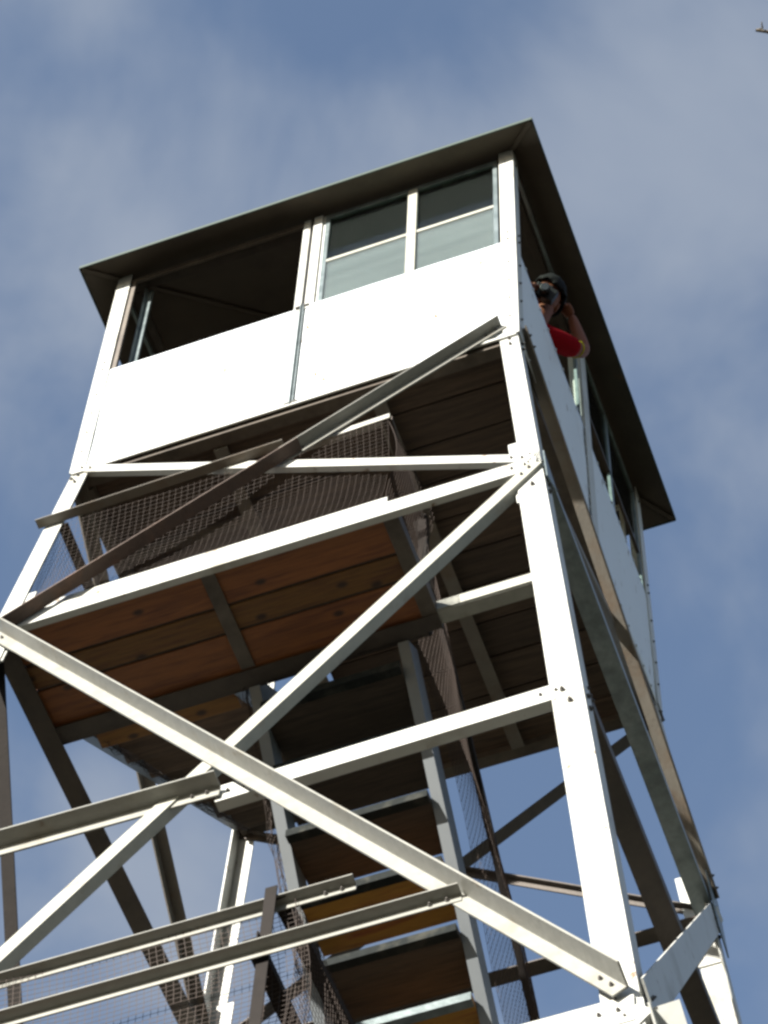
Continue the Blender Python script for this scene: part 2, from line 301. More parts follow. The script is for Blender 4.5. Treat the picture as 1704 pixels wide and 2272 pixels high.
# ---------------------------------------------------------------- cab
ZB = -.072; ZS = .992; ZT = 2.06; ZP = 2.13
def rivets(mb, pts, n, r=.0075):
    for p in pts:
        p = W(p); nn = V(n); u = nn.orthogonal().normalized(); v = nn.cross(u)
        mb.prism([(r * math.cos(i * math.pi / 3), r * math.sin(i * math.pi / 3)) for i in range(6)], p, p + nn * .006, u, v)
def sheet(axis, sgn, c, a0, a1, z0, z1, name='wall_panel'):
    """wavy sheet metal, slightly dented, lying on the plane axis=c, from a0 to a1"""
    mb = MB(); bm = mb.bm; nx, nz_ = 16, 14; gr = []
    for side in (0, 1):
        gg = []
        for i in range(nx + 1):
            row = []
            for j in range(nz_ + 1):
                a = a0 + (a1 - a0) * i / nx; z = z0 + (z1 - z0) * j / nz_
                edge_ = min(i, nx - i, j, nz_ - j) > 0
                d = noise.noise(V((a * 2.3, z * 2.3, c * 5))) * .006 * edge_ + (.0 if side else -.0025)
                # top and bottom edges not perfectly straight
                zz = z + (noise.noise(V((a * 6, c, 3.3))) * .004 if j in (0, nz_) else 0)
                co = (a, c + sgn * d, zz) if axis == 'y' else (c + sgn * d, a, zz)
                row.append(bm.verts.new(W(co)))
            gg.append(row)
        gr.append(gg)
    for gg, fl_ in ((gr[0], 1), (gr[1], 0)):
        for i in range(nx):
            for j in range(nz_):
                f = (gg[i][j], gg[i + 1][j], gg[i + 1][j + 1], gg[i][j + 1]); bm.faces.new(f if fl_ else f[::-1])
    for i in range(nx):
        for j in (0, nz_): bm.faces.new((gr[0][i][j], gr[0][i + 1][j], gr[1][i + 1][j], gr[1][i][j]))
    for j in range(nz_):
        for i in (0, nx): bm.faces.new((gr[0][i][j], gr[0][i][j + 1], gr[1][i][j + 1], gr[1][i][j]))
    n = (0, sgn, 0) if axis == 'y' else (sgn, 0, 0)
    pt = lambda a, z: (a, c + sgn * .001, z) if axis == 'y' else (c + sgn * .001, a, z)
    k = int((a1 - a0) / .115)
    pts = [pt(a0 + .035 + (a1 - a0 - .07) * i / k, z) for i in range(k + 1) for z in (z0 + .03, z1 - .025)]
    pts += [pt(a, z0 + .03 + (z1 - z0 - .055) * i / 10) for i in range(1, 10) for a in (a0 + .035, a1 - .03)]
    rivets(mb, pts, n)
    # light screws scattered in rows
    o = mb.build(name, M['panel'], T)
    for p in o.data.polygons: p.use_smooth = len(p.vertices) == 4 and p.area > .002
    return o
pF = D + .006
sheet('y', -1, -pF, -H - .004, -.006, ZB, ZS); sheet('y', -1, -pF, .010, H + .004, ZB, ZS + .012)
sheet('x', 1, H + .006, -D, .03, ZB, ZS); sheet('x', 1, H + .006, .05, D, ZB, ZS)
sheet('x', -1, -H - .006, -D, -.01, ZB, ZS); sheet('x', -1, -H - .006, .01, D, ZB, ZS)
sheet('y', 1, D + .006, -H, -.01, ZB, ZS); sheet('y', 1, D + .006, .01, H, ZB, ZS)
# seam angle on the front: thin standing edge casting a line of shadow
MB().box(-.006, -.002, -pF - .020, -pF - .001, ZB + .0, ZS + .005).box(.004, .009, -pF - .014, -pF - .001, ZB + .02, ZS + .01).build('seam_strip', M['galv'], T)
for z in (ZB + .01, ZS - .01): MB().box(-.035, .035, -pF - .014, -pF - .003, z, z + .013).build('seam_clip', M['bolt'], T)
# horizontal drip angle at the bottom of the front
MB().box(-H, H, -pF - .012, -pF - .002, ZB - .012, ZB + .006).build('drip_edge', M['paint'], T)
# corner posts (angles)
for sx in (-1, 1):
    for sy in (-1, 1):
        mb = MB(); wd = .075
        mb.prism([(0, 0), (wd, 0), (wd, .006), (.006, .006), (.006, wd), (0, wd)], W((sx * (H + .014), sy * (D + .014), -.06)), W((sx * (H + .014), sy * (D + .014), ZP - .01)), V((-sx, 0, 0)), V((0, -sy, 0)))
        for z in [ZS + .01, ZS + .09, ZT - .08, ZB + .2, ZB + .4, ZB + .6, ZB + .8]:
            mb.bolt((sx * (H - .025), sy * (D + .014), z), (0, sy, 0), .008, .005); mb.bolt((sx * (H + .014), sy * (D - .03), z + .02), (sx, 0, 0), .009, .007)
        mb.build('corner_post', M['paint'], T)
# wall plates under the roof (dark) and sills
mb = MB()
for sy in (-1, 1): mb.box(-H + .01, H - .01, sy * (D - .05) - .02, sy * (D - .05) + .02, ZT + .012, ZT + .05)
for sx in (-1, 1): mb.box(sx * (H - .05) - .02, sx * (H - .05) + .02, -D + .075, D - .075, ZT + .012, ZT + .05)
mb.build('wall_plate', M['brownsteel'], T)
# inside lining of the low walls
mb = MB()
for sy in (-1, 1): mb.box(-H + .02, H - .02, sy * (D - .03) - .004, sy * (D - .03) + .004, 0, ZS - .02)
for sx in (-1, 1): mb.box(sx * (H - .03) - .004, sx * (H - .03) + .004, -D + .04, D - .04, 0, ZS - .02)
mb.build('wall_lining', M['oldwood'], T)
# windows: frame + mullions (frame is the part; panes, bars are sub-parts)
def window_y(sy, x0, x1, glazed, inner):
    y0 = sy * (D - .012); y1 = sy * (D + .004); ya, yb = min(y0, y1), max(y0, y1)
    w_ = .022; mb = MB()
    mb.box(x0, x0 + w_, ya, yb, ZS - .01, ZT + .01).box(x1 - w_, x1, ya, yb, ZS - .01, ZT + .01).box(x0 + w_, x1 - w_, ya, yb, ZT - .028, ZT + .01).box(x0 + w_, x1 - w_, ya, yb, ZS - .02, ZS - .002)
    f = mb.build('window', (M['galv'] if glazed else M['joist']) if sy < 0 else P, T)
    if glazed:
        xm = (x0 + x1) / 2 + .012
        MB().box(xm - .024, xm + .024, ya - .006, yb + .002, ZS - .015, ZT - .028).build('mullion', M['cream'], f)
        for a, b in ((x0 + w_, xm - .024), (xm + .024, x1 - w_)):
            MB().box(a, b, ya + .001, yb + .0, 1.475, 1.502).build('glazing_bar', M['cream'], f)
            MB().box(a, b, (ya + yb) / 2 - .002, (ya + yb) / 2 + .002, 1.502, ZT - .028).build('pane', M['glass'], f)
            MB().box(a, b, (ya + yb) / 2 - .002, (ya + yb) / 2 + .002, ZS, 1.475).build('pane', M['milkyglass'], f)
    return f
window_y(-1, -1.0, -.022, False, 0)
window_y(-1, .072, .992, True, 0)
window_y(1, -.99, -.03, False, 0); window_y(1, .03, .99, False, 0)
# front centre post: two angles with a dark gap
MB().box(-.047, -.016, -pF - .002, -pF + .006, ZS - .03, ZT + .02).box(-.016, -.011, -pF + .0, -pF + .05, ZS - .03, ZT + .02).build('centre_post', P, T)
MB().box(.010, .055, -pF - .006, -pF + .002, ZS - .03, ZT + .02).box(.055, .071, -pF + .006, -pF + .012, ZS, ZT + .02).build('centre_post', P, T)
MB().box(-.016, .010, -pF + .014, -pF + .02, ZS - .03, ZT + .02).build('post_filler', M['bolt'], T)
# inner stile seen behind the open front window
MB().box(-.955, -.925, -D + .085, -D + .10, ZS - .1, ZT + .01).box(-.955, -.951, -D + .06, -D + .085, ZS - .1, ZT + .01).build('window_stile', M['galv'], T)
def window_x(sx, y0, y1, bar=None):
    xa, xb = sorted((sx * (H - .012), sx * (H + .004))); w_ = .022; mb = MB()
    mb.box(xa, xb, y0, y0 + w_, ZS - .01, ZT + .01).box(xa, xb, y1 - w_, y1, ZS - .01, ZT + .01).box(xa, xb, y0 + w_, y1 - w_, ZT - .028, ZT + .01)
    f = mb.build('window', M['galv'], T)
    if bar: MB().box(xa, xb, y0 + w_, y1 - w_, bar, bar + .03).build('glazing_bar', M['brownsteel'], f)
    return f
window_x(1, -.98, -.03); f2 = window_x(1, .12, .985, 1.36)
MB().box(H - .012, H + .004, .47, .51, ZS - .01, ZT - .03).build('mullion', M['galv'], f2)
for a, b in ((.142, .47), (.51, .963)): MB().box(H - .006, H - .002, a, b, 1.39, ZT - .03).build('pane', M['glass'], f2)
window_x(-1, -.98, -.03); window_x(-1, .05, .985)
# mullion / cover strip on the right wall running down over the panels
MB().box(H + .010, H + .016, -.005, .085, ZB + .0, ZT + .02).box(H - .05, H + .010, -.005, .001, ZS, ZT + .02).build('centre_post', P, T)
MB().box(-H - .014, -H - .008, -.04, .04, ZB, ZT + .02).build('centre_post', P, T)
MB().box(-.04, .04, D + .008, D + .014, ZB, ZT + .02).build('centre_post', P, T)

# floor: boards across, joists under
mbf = MB()
for sy in (-1, 1): mbf.box(-H + .02, H - .02, sy * (D - .035) - .03, sy * (D - .035) + .03, -.104, -.058)
for sx in (-1, 1): mbf.box(sx * (H - .045) - .03, sx * (H - .045) + .03, -D + .07, D - .07, -.125, -.058)
mbf.box(-H + .08, -.33, -.60, -.565, -.12, -.058)
cf = mbf.build('cab_floor', M['joist'], T)
for x in (-.37, .385): MB().box(x - .032, x + .032, -D + .07, D - .07, -.118, -.110).box(x - .032, x - .025, -D + .07, D - .07, -.110, -.056).build('joist', M['tan'], cf)
y = -D + .01; k = 0
while y < D - .05:
    wd = .192; y1 = min(y + wd, D - .01); dz = random.uniform(-.004, .004); x0 = -H + .015
    if y > -.60:
        x0 = -.33
    MB().box(x0, H - .015, y, y1 - .008, -.056 + dz, -.02 + dz).build('board', M['oldwood'], cf, bevel=.003); y = y1; k += 1

# hipped roof
EV = .165; ex, ey = H + EV, D + EV; ze = 2.05; za = 2.68
mb = MB(); bm = mb.bm
def ring3(dx, z): return [W((sx * (ex - dx), sy * (ey - dx), z)) for sx, sy in ((-1, -1), (1, -1), (1, 1), (-1, 1))]
lo = [bm.verts.new(p) for p in ring3(0, ze)]; ap = bm.verts.new(W((0, 0, za)))
lo2 = [bm.verts.new(p) for p in ring3(.004, ze + .018)]; ap2 = bm.verts.new(W((0, 0, za + .02)))
for i in range(4):
    j = (i + 1) % 4; bm.faces.new((lo[i], lo[j], ap)); bm.faces.new((lo2[j], lo2[i], ap2)); bm.faces.new((lo[i], lo[j], lo2[j], lo2[i]))
rf = mb.build('roof', M['roof'], T)
rf.data.materials.append(M['rooftop'])
for p in rf.data.polygons:
    if p.normal.z > .3 : p.material_index = 1
# the fold along the eaves and the hips
mb = MB()
for i in range(4):
    a, b = ring3(0, ze - .012)[i], ring3(0, ze - .012)[(i + 1) % 4]; d = (b - a).normalized(); nrm = d.cross(V((0, 0, 1)))
    mb.prism([(-.003, 0), (.003, 0), (.003, .026), (-.003, .026)], a, b, nrm, V((0, 0, 1)))
mb.build('eave_trim', M['rooftop'], rf)
for i in range(4):
    a = ring3(0.01, ze - .004)[i]; b = W((0, 0, za - .012)); d = (b - a).normalized(); u = d.cross(V((0, 0, 1))).normalized()
    MB().prism([(-.012, 0), (.012, 0), (.012, .01), (-.012, .01)], a, b, u, V((0, 0, -1))).build('hip_rafter', M['roof'], rf)
for sx, sy in ((0, -1), (0, 1), (-1, 0), (1, 0)):   # jack rafters inside
    a = W((sx * (ex - .2), sy * (ey - .2), ze + .075)); b = W((sx * .1, sy * .1, za - .08)); d = (b - a).normalized(); u = d.cross(V((0, 0, 1))).normalized()
    MB().prism([(-.015, 0), (.015, 0), (.015, .03), (-.015, .03)], a, b, u, V((0, 0, -1))).build('rafter', M['brownsteel'], rf)

# ---------------------------------------------------------------- landing below the cab
def part(name, parent, loc=(0, 0, 0)):
    o = bpy.data.objects.new(name, None); C.objects.link(o); o.parent = parent; o.location = loc; return o
def landing(z, x0, x1, y0, y1, yb, xm):
    fr = part('landing', T)
    MB().box(x0, x0 + .06, y0, y1, z - .008, z).box(x0, x0 + .007, y0, y1, z, z + .06).build('edge_beam', M['brownsteel'], fr)
    MB().box(x1 - .065, x1, y0, y1, z - .008, z).box(x1 - .007, x1, y0, y1, z, z + .06).build('edge_beam', M['joist'], fr)
    MB().box(x0, x1, y1 - .075, y1 - .012, z - .015, z - .009).box(x0, x1, y1 - .012, y1 - .005, z - .015, z + .07).build('edge_beam', M['brownsteel'], fr)
    MB().box(x0 + .06, x1 - .06, y1, y1 + .035, z + .025, z + .07).build('edge_beam', M['brownsteel'], fr)
    MB().box(xm - .03, xm + .03, y0, y1 - .08, z - .007, z - .0).box(xm - .03, xm - .023, y0, y1 - .08, z, z + .05).build('joist', M['joist'], fr)
    for a, b in yb: MB().box(x0 + .02, x1 - .02, a + .007, b - .007, z + .004 + random.uniform(0, .003), z + .04).build('board', M['wood'] if b - a > .15 else M['woodtread'], fr, bevel=.003)
    for a, b in yb[:-1]: MB().box(x0 + .07, x1 - .07, b - .007, b + .007, z + .014, z + .03).build('gap_shade_strip', M['oldwood'], fr)  # dark strips added in the board gaps to stand in for shadow
    # toe angle standing above the strut along the front
    MB().box(-.98, .53, y0 - .0, y0 + .008, z + .10, z + .16).build('toe_board', P, fr)
    return fr
landing(-1.60, -1.185, .575, -1.155, -.595, ((-1.15, -.975), (-.975, -.85), (-.85, -.615)), -.245)
landing(N2 - .02, -1.42, .66, -1.44, -.85, ((-1.43, -1.24), (-1.24, -1.05), (-1.05, -.86)), -.4)
landing(NM - .02, -.95, .95, .98, 1.30, ((1.0, 1.14), (1.14, 1.28)), 0)
# short strut from the landing to the right hand leg
MB().box(.575, 1.12, -.682, -.674, -1.60, -1.535).box(.575, 1.12, -.674, -.612, -1.604, -1.598).build('strut', M['cream'], T)

# ---------------------------------------------------------------- stairs
def flight(x0, x1, y0, z0, y1, z1, rise, mats, first=0, tdep=.285, shift=.56, last=None):
    """flight between (y0,z0) top and (y1,z1) bottom; mats picks the tread material by index"""
    d = V((0, y1 - y0, z1 - z0)).normalized(); nrm = V((0, -d.z, d.y))
    if nrm.z > 0: nrm = -nrm
    st = part('stair_flight', T)
    for x in (x0, x1):
        a, b = W((x, y0, z0)), W((x, y1, z1))
        # channel: flange facing down, web on the +x side
        MB().prism([(0, 0), (.047, 0), (.047, -.13), (.041, -.13), (.041, -.006), (0, -.006)], a, b, V((1, 0, 0)), nrm).build('stringer', M['stringer'], st)
    n = int(abs(z1 - z0) / rise - shift); s = 1 if y1 > y0 else -1
    for i in range(first, n + 1):
        t = (i + shift) * rise / abs(z1 - z0); yc = y0 + (y1 - y0) * t + s * .08; zc = z0 + (z1 - z0) * t
        a, b = yc - tdep / 2, yc + tdep / 2
        MB().box(x0 + .047, x1 - .002, a - .006, a, zc - .010, zc + .034).box(x0 + .047, x1 - .002, a, a + .035, zc - .008, zc - .002).build('tread_angle', M['galv' if mats[i % len(mats)] == 'yellowtread' and i > 4 else 'treadangle'], st)  # the lit angle keeps galv, the others have shade in their colour
        MB().box(x0 + .047, x1 - .002, a + .002, b, zc, zc + .036).build('tread', M[mats[i % len(mats)]], st, bevel=.003)
    return st
M['darktread'] = mat('dark_tread_boards', (.038, .026, .016), .85, var=.3, vscale=3.0, stretch=(1.2, 16, 16), col2=(.02, .014, .009), c2lo=.45, c2hi=.66, bump=.2, bscale=6)
M['yellowtread'] = knots(mat('yellow_brown_tread_boards', (.27, .125, .010), .7, var=.25, vscale=2.0, stretch=(1.2, 9, 9), col2=(.16, .035, .005), c2lo=.45, c2hi=.62, bump=.2, bscale=6))
M['stringer'] = mat('shade_grey_stringer', (.070, .080, .088), .5, var=.06, vscale=4)  # base darkened to put the stringers' shade into the colour
flight(-.272, .378, -.60, -1.63, .975, -3.57, .217, ('darktread', 'darktread', 'darktread', 'yellowtread', 'darktread', 'yellowtread', 'darktread'))
flight(-1.04, -.36, .93, -.20, -.555, -1.565, .205, ('oldwood', 'oldwood', 'oldwood', 'oldwood', 'oldwood', 'oldwood', 'woodtread'), tdep=.27, shift=.5)
flight(-1.15, -.45, .95, -3.6, -.82, -5.5, .217, ('woodtread', 'oldwood'))
# handrails
def bar(name, pts, m, w1=.04, w2=.04, n=(1, 0, 0), out=-1, edge=1):
    A, B = pts; mb = MB().angle(A, B, n, w1, w2, edge, out, .005)
    return mb.build(name, m, T)
# upper guard rail above the landing (front), in two lengths
bar('guard_rail', ((-1.14, -1.098, -.60), (.02, -1.100, -.575)), M['tan'], .03, .045, fn, 1, -1)
bar('guard_rail', ((-.02, -1.090, -.59), (.495, -1.088, -.565)), P, .045, .04, fn, -1, 1)
bar('guard_rail', ((-1.05, -1.09, -.60), (-1.07, -.56, -.60)), M['brownsteel'], .04, .045, (-1, 0, 0), -1, -1)
bar('guard_rail', ((.50, -1.085, -.58), (.47, -.60, -.62)), M['brownsteel'], .035, .04, (1, 0, 0), -1, 1)
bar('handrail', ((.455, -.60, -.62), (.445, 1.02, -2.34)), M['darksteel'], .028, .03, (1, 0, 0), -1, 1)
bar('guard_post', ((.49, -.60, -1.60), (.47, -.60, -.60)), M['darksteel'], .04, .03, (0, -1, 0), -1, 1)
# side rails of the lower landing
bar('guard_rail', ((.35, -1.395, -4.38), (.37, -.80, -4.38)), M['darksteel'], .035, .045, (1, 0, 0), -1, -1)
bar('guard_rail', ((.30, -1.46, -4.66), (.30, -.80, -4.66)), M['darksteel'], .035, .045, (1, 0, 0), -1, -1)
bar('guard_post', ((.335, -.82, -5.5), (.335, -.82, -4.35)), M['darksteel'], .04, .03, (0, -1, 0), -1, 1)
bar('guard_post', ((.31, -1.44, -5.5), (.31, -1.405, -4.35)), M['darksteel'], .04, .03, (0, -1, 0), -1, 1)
# the bright foot of the handrail at the bottom edge
# ---------------------------------------------------------------- wire mesh
def wiremesh(name, fn_, nu, nv, m=None, r=.0006, label=None, jit=.0):
    """fn_(u,v) -> point, wires along both directions"""
    mb = MB(); bm = mb.bm; m = m or M['wire']
    def wire(pts):
        prev = None
        for i, p in enumerate(pts):
            d = (pts[min(i + 1, len(pts) - 1)] - pts[max(i - 1, 0)]).normalized(); u = d.cross(V((.3, .5, .8))).normalized(); v = d.cross(u)
            ring = [bm.verts.new(p + (u * math.cos(a) + v * math.sin(a)) * r) for a in (0, 2.0944, 4.18879)]
            if prev:
                for j in range(3): bm.faces.new((prev[j], prev[(j + 1) % 3], ring[(j + 1) % 3], ring[j]))
            prev = ring
    K = 14
    for i in range(nu + 1): wire([W(fn_(i / nu, k / K)) for k in range(K + 1)])
    for j in range(nv + 1): wire([W(fn_(k / K, j / nv)) for k in range(K + 1)])
    return mb.build(name, m, T, label)
def nz3(a, b, c, s=1.0): return noise.noise(V((a, b, c))) * s
# front of the upper landing
def mA(u, v):
    x = -1.07 + 1.56 * u; z = -.60 - .95 * v
    y = -1.095 - .075 * v + math.sin(v * math.pi) * (.05 + .05 * nz3(x * 1.3, 1, 2)) * 1.0 + .006 * nz3(x * 3, v * 3, 0)
    return (x + .03 * math.sin(v * 3.1) * nz3(x * 1.5, 4, 4), y, z)
wiremesh('wire_mesh', mA, 54, 30, r=.00062)
def mB(u, v):
    y = -1.09 + .5 * u; z = -.60 - .95 * v
    return (-1.06 - .10 * v - math.sin(v * math.pi) * .045 * math.sin(u * 3.14), y, z)
wiremesh('wire_mesh', mB, 22, 40, r=.0009)
def mC(u, v):
    y = -1.08 + .5 * u; z = -.6 - .97 * v
    return (.49 + .04 * v + .03 * math.sin(v * 6 + u * 2), y, z)
wiremesh('wire_mesh', mC, 22, 42, r=.0012)
def mD(u, v):   # down the right side of the stairs
    y = -.60 + 1.6 * u; z = -.64 - 1.72 * u - .86 * v
    return (.45 + .018 * math.sin(v * 5 + u * 9) + .04 * math.sin(v * 3.14), y, z)
wiremesh('wire_mesh', mD, 60, 34, r=.0011)
def mE(u, v):   # lower landing, front
    x = -1.40 + 1.78 * u; z = -4.38 - 1.06 * v
    y = -1.37 - .08 * v + .05 * math.sin(v * 3.14) + .03 * nz3(x * 2, v * 2, 5)
    return (x + .07 * u * math.sin(v * 3.14), y, z)
wiremesh('wire_mesh', mE, 74, 44, r=.0011)
def mF(u, v):
    y = -1.38 + .55 * u; z = -4.38 - 1.08 * v
    return (.38 + .02 * math.sin(v * 5), y, z)
wiremesh('wire_mesh', mF, 24, 44, r=.0010)
def mG(u, v):   # torn strip hanging along the upper flight
    y = -.50 + 1.35 * u; z = -1.50 + 1.22 * u - .10 * v - .10 * abs(nz3(u * 14, v * 2, 7))
    return (-.985 + .08 * v + .03 * nz3(u * 9, v * 3, 1), y, z)
wiremesh('wire_mesh', mG, 60, 6, r=.0012)
def mH(u, v):   # left side of the stairs
    y = -.58 + .9 * u; z = -1.50 - 1.10 * u + .12 - .30 * v + .05 * nz3(u * 9, v, 4)
    return (-.30 + .03 * nz3(u * 8, v * 3, 9), y, z)
wiremesh('wire_mesh', mH, 40, 12, r=.0012)

# ---------------------------------------------------------------- person leaning out of the side window
PR = thing('person', 'person in a red shirt with yellow cuffs leaning out of the tower window', 'person', (.62, -.28, FZ))
base = V((.62, -.28, FZ))
def skin(name, chains, m, parent, origin, sub=2, label=None):
    verts, edges, rad = [], [], []
    roots = []
    idx = {}
    for ch in chains:
        prev = None
        for k, (key, p, r) in enumerate(ch):
            if key in idx and key is not None: i = idx[key]
            else:
                i = len(verts); verts.append(W(p) - origin); rad.append(r)
                if key is not None: idx[key] = i
                if prev is None: roots.append(i)
            if prev is not None: edges.append((prev, i))
            prev = i
    me = bpy.data.meshes.new(name); me.from_pydata([tuple(v) for v in verts], edges, []); me.materials.append(m)
    o = bpy.data.objects.new(name, me); C.objects.link(o); o.parent = parent
    sk = o.modifiers.new('skin', 'SKIN'); sk.use_smooth_shade = True
    for i, r in enumerate(rad):
        me.skin_vertices[0].data[i].radius = r if isinstance(r, tuple) else (r, r); me.skin_vertices[0].data[i].use_root = i in roots
    s = o.modifiers.new('sub', 'SUBSURF'); s.levels = sub; s.render_levels = sub
    if label: o['label'] = label
    # bake to a plain mesh
    dg = bpy.context.evaluated_depsgraph_get(); ev = o.evaluated_get(dg); nm = bpy.data.meshes.new_from_object(ev); o.modifiers.clear(); o.data = nm
    return o
HC = V((1.035, -.475, 1.52))                       # head centre
fd = V((.28, -.80, -.52)).normalized(); up = (V((.06, 0, 1)) - fd * V((.06, 0, 1)).dot(fd)).normalized(); rt = fd.cross(up)
imr = V(Rr[0]); imr = (imr - fd * imr.dot(fd)).normalized(); up = (up * math.cos(.5) + imr * math.sin(.5)); up = (up - fd * up.dot(fd)).normalized(); rt = fd.cross(up)
def hp(f, u, r): return HC + fd * f + up * u + rt * r
# body: pelvis, spine, neck, arms, legs in one skeleton
shR = V((1.050, -.455, 1.115)); elR = V((1.165, -.245, 1.285)); wrR = V((1.138, -.340, 1.540)); 
shL = V((.86, -.60, 1.17)); elL = V((.90, -.78, 1.10)); wrL = V((1.000, -.66, 1.345))
chest = V((.93, -.42, 1.16)); neck = V((1.00, -.455, 1.36))
chains = [
 [('pel', (.66, -.30, .86), (.15, .11)), ('waist', (.76, -.35, 1.0), (.13, .10)), ('chest', tuple(chest), (.15, .11)), ('nb', (.97, -.44, 1.29), (.065, .06)), ('neck', tuple(neck), (.052, .05)), ('skull', tuple(HC + V((0, .015, -.01))), (.06, .07))],
 [('chest', tuple(chest), .12), ('shR', tuple(shR), (.062, .06)), ('elR', tuple(elR), (.040, .040)), ('fR', tuple(lerp(elR, wrR, .4)), (.037, .037)), ('wrR', tuple(wrR), (.026, .022))],
 [('chest', tuple(chest), .12), ('shL', tuple(shL), (.062, .06)), ('elL', tuple(elL), (.040, .040)), ('fL', tuple(lerp(elL, wrL, .4)), (.036, .036)), ('wrL', tuple(wrL), (.026, .022))],
]
for s in (-1, 1):
    chains.append([('pel', (.66, -.30, .86), .13), (f'hip{s}', (.62 + .05 * s, -.28 - .09 * s, .80), (.10, .10)), (f'kn{s}', (.64 + .03 * s, -.30 - .10 * s, .44), (.06, .06)), (f'an{s}', (.58 + .03 * s, -.25 - .10 * s, .08), (.04, .04)), (f'toe{s}', (.68 + .03 * s, -.33 - .10 * s, .03), (.04, .03))])
# hands: palm + five fingers each
def hand(w, d, side, palmn):
    """w wrist, d direction of the palm, side across the knuckles, palmn palm normal (fingers curl to it)"""
    d, side, palmn = V(d).normalized(), V(side).normalized(), V(palmn).normalized(); cs = []
    cs.append([(None, tuple(w - d * .01), (.024, .020)), (None, tuple(w + d * .035), (.036, .018)), (None, tuple(w + d * .075), (.036, .016))])
    for k, (s, L_) in enumerate(((-.030, .062), (-.010, .072), (.010, .068), (.029, .052))):
        b = w + d * .075 + side * s; p1 = b + d * L_ * .42 + palmn * .008; p2 = p1 + (d * .45 + palmn * .9).normalized() * L_ * .36; p3 = p2 + (d * -.25 + palmn).normalized() * L_ * .30
        cs.append([(None, tuple(b - d * .02), .0095), (None, tuple(b), .0098), (None, tuple(p1), .0090), (None, tuple(p2), .0085), (None, tuple(p3), .007)])
    b = w + d * .03 - side * .03; cs.append([(None, tuple(b + side * .012), .012), (None, tuple(b + d * .022 - side * .018 + palmn * .014), .011), (None, tuple(b + d * .048 - side * .018 + palmn * .035), .0095), (None, tuple(b + d * .068 - side * .004 + palmn * .046), .008)])
    return cs
CAMC = hp(.130, -.036, -.026)                              # camera body centre in front of the eyes
vR = (V((1.090, -.475, 1.60)) - wrR); hR = hand(wrR, vR, V((0.35, -.45, -.8)), V((-.85, -.3, .1)))
vL = (V((1.03, -.575, 1.42)) - wrL); hL = hand(wrL, vL, V((.5, -.3, .5)), V((.5, .5, .1)))
body = skin('body', chains + hR + hL, M['skin'], PR, base)
# head: sculpted ellipsoid joined into the body mesh
def head_mesh():
    bm = bmesh.new(); bmesh.ops.create_icosphere(bm, subdivisions=4, radius=1.0)
    for v in bm.verts:
        f, u, r = v.co.x, v.co.z, v.co.y            # f forward, u up, r right
        sf, su, sr = .098, .122, .077
        if u < 0: sr *= 1 - .30 * (-u) ** 1.5; sf *= 1 - .12 * (-u)
        if f < 0: sf *= 1.02
        F, U, R_ = f * sf, u * su, r * sr
        if f > .3:
            F -= .008 * max(0, 1 - abs(u) / .9) * (1 if abs(r) > .4 else .3)
            nose = math.exp(-((r / .17) ** 2)) * (math.exp(-((u + .22) / .16) ** 2)) ; F += .026 * nose
            nose2 = math.exp(-((r / .12) ** 2)) * math.exp(-((u + .02) / .2) ** 2); F += .010 * nose2
            for s in (-1, 1): F -= .012 * math.exp(-(((r - s * .42) / .2) ** 2)) * math.exp(-(((u - .05) / .12) ** 2))
            F += .008 * math.exp(-((u - .24) / .09) ** 2) * (abs(r) < .75)
            F += .007 * math.exp(-((r / .3) ** 2)) * (math.exp(-(((u + .50) / .05) ** 2)) + math.exp(-(((u + .60) / .05) ** 2)))
            F -= .005 * math.exp(-((r / .33) ** 2)) * math.exp(-(((u + .55) / .025) ** 2))
            F += .012 * math.exp(-((r / .3) ** 2)) * math.exp(-(((u + .86) / .14) ** 2))
        v.co = W(hp(F, U, R_)) - base
    for s in (-1, 1):
        e_ = bmesh.ops.create_icosphere(bm, subdivisions=2, radius=1.0)
        for v in e_['verts']:
            q = v.co.copy(); v.co = W(hp(-.005 + q.x * .017, .0 + q.z * .031, s * (.078 + .004 * q.x) + q.y * .009)) - base
    return bm
hb = head_mesh(); hb.faces.ensure_lookup_table()
bb = bmesh.new(); bb.from_mesh(body.data); tmp = bpy.data.meshes.new('tmp'); hb.to_mesh(tmp); hb.free(); bb.from_mesh(tmp); bb.to_mesh(body.data); bb.free(); bpy.data.meshes.remove(tmp)
for p in body.data.polygons: p.use_smooth = True
# hair cap
bm = bmesh.new(); bmesh.ops.create_icosphere(bm, subdivisions=4, radius=1.0)
kill = []
for v in bm.verts:
    f, u, r = v.co.x, v.co.z, v.co.y
    if u < -.02 or (f > -.25 and u < .30 + .12 * math.sin(r * 9)) or (f > .1 and u < .38): kill.append(v); continue
    jit = 1.0 + .10 * noise.noise(V((f * 5, u * 5, r * 5)) * .9) 
    v.co = W(hp(f * .112 * jit, u * .140 * jit, r * .092 * jit)) - base
bmesh.ops.delete(bm, geom=kill, context='VERTS'); me = bpy.data.meshes.new('hair'); bm.to_mesh(me); bm.free(); me.materials.append(M['hair'])
ho = bpy.data.objects.new('hair', me); C.objects.link(ho); ho.parent = PR
sm_ = ho.modifiers.new('th', 'SOLIDIFY'); sm_.thickness = .01
for p in me.polygons: p.use_smooth = True
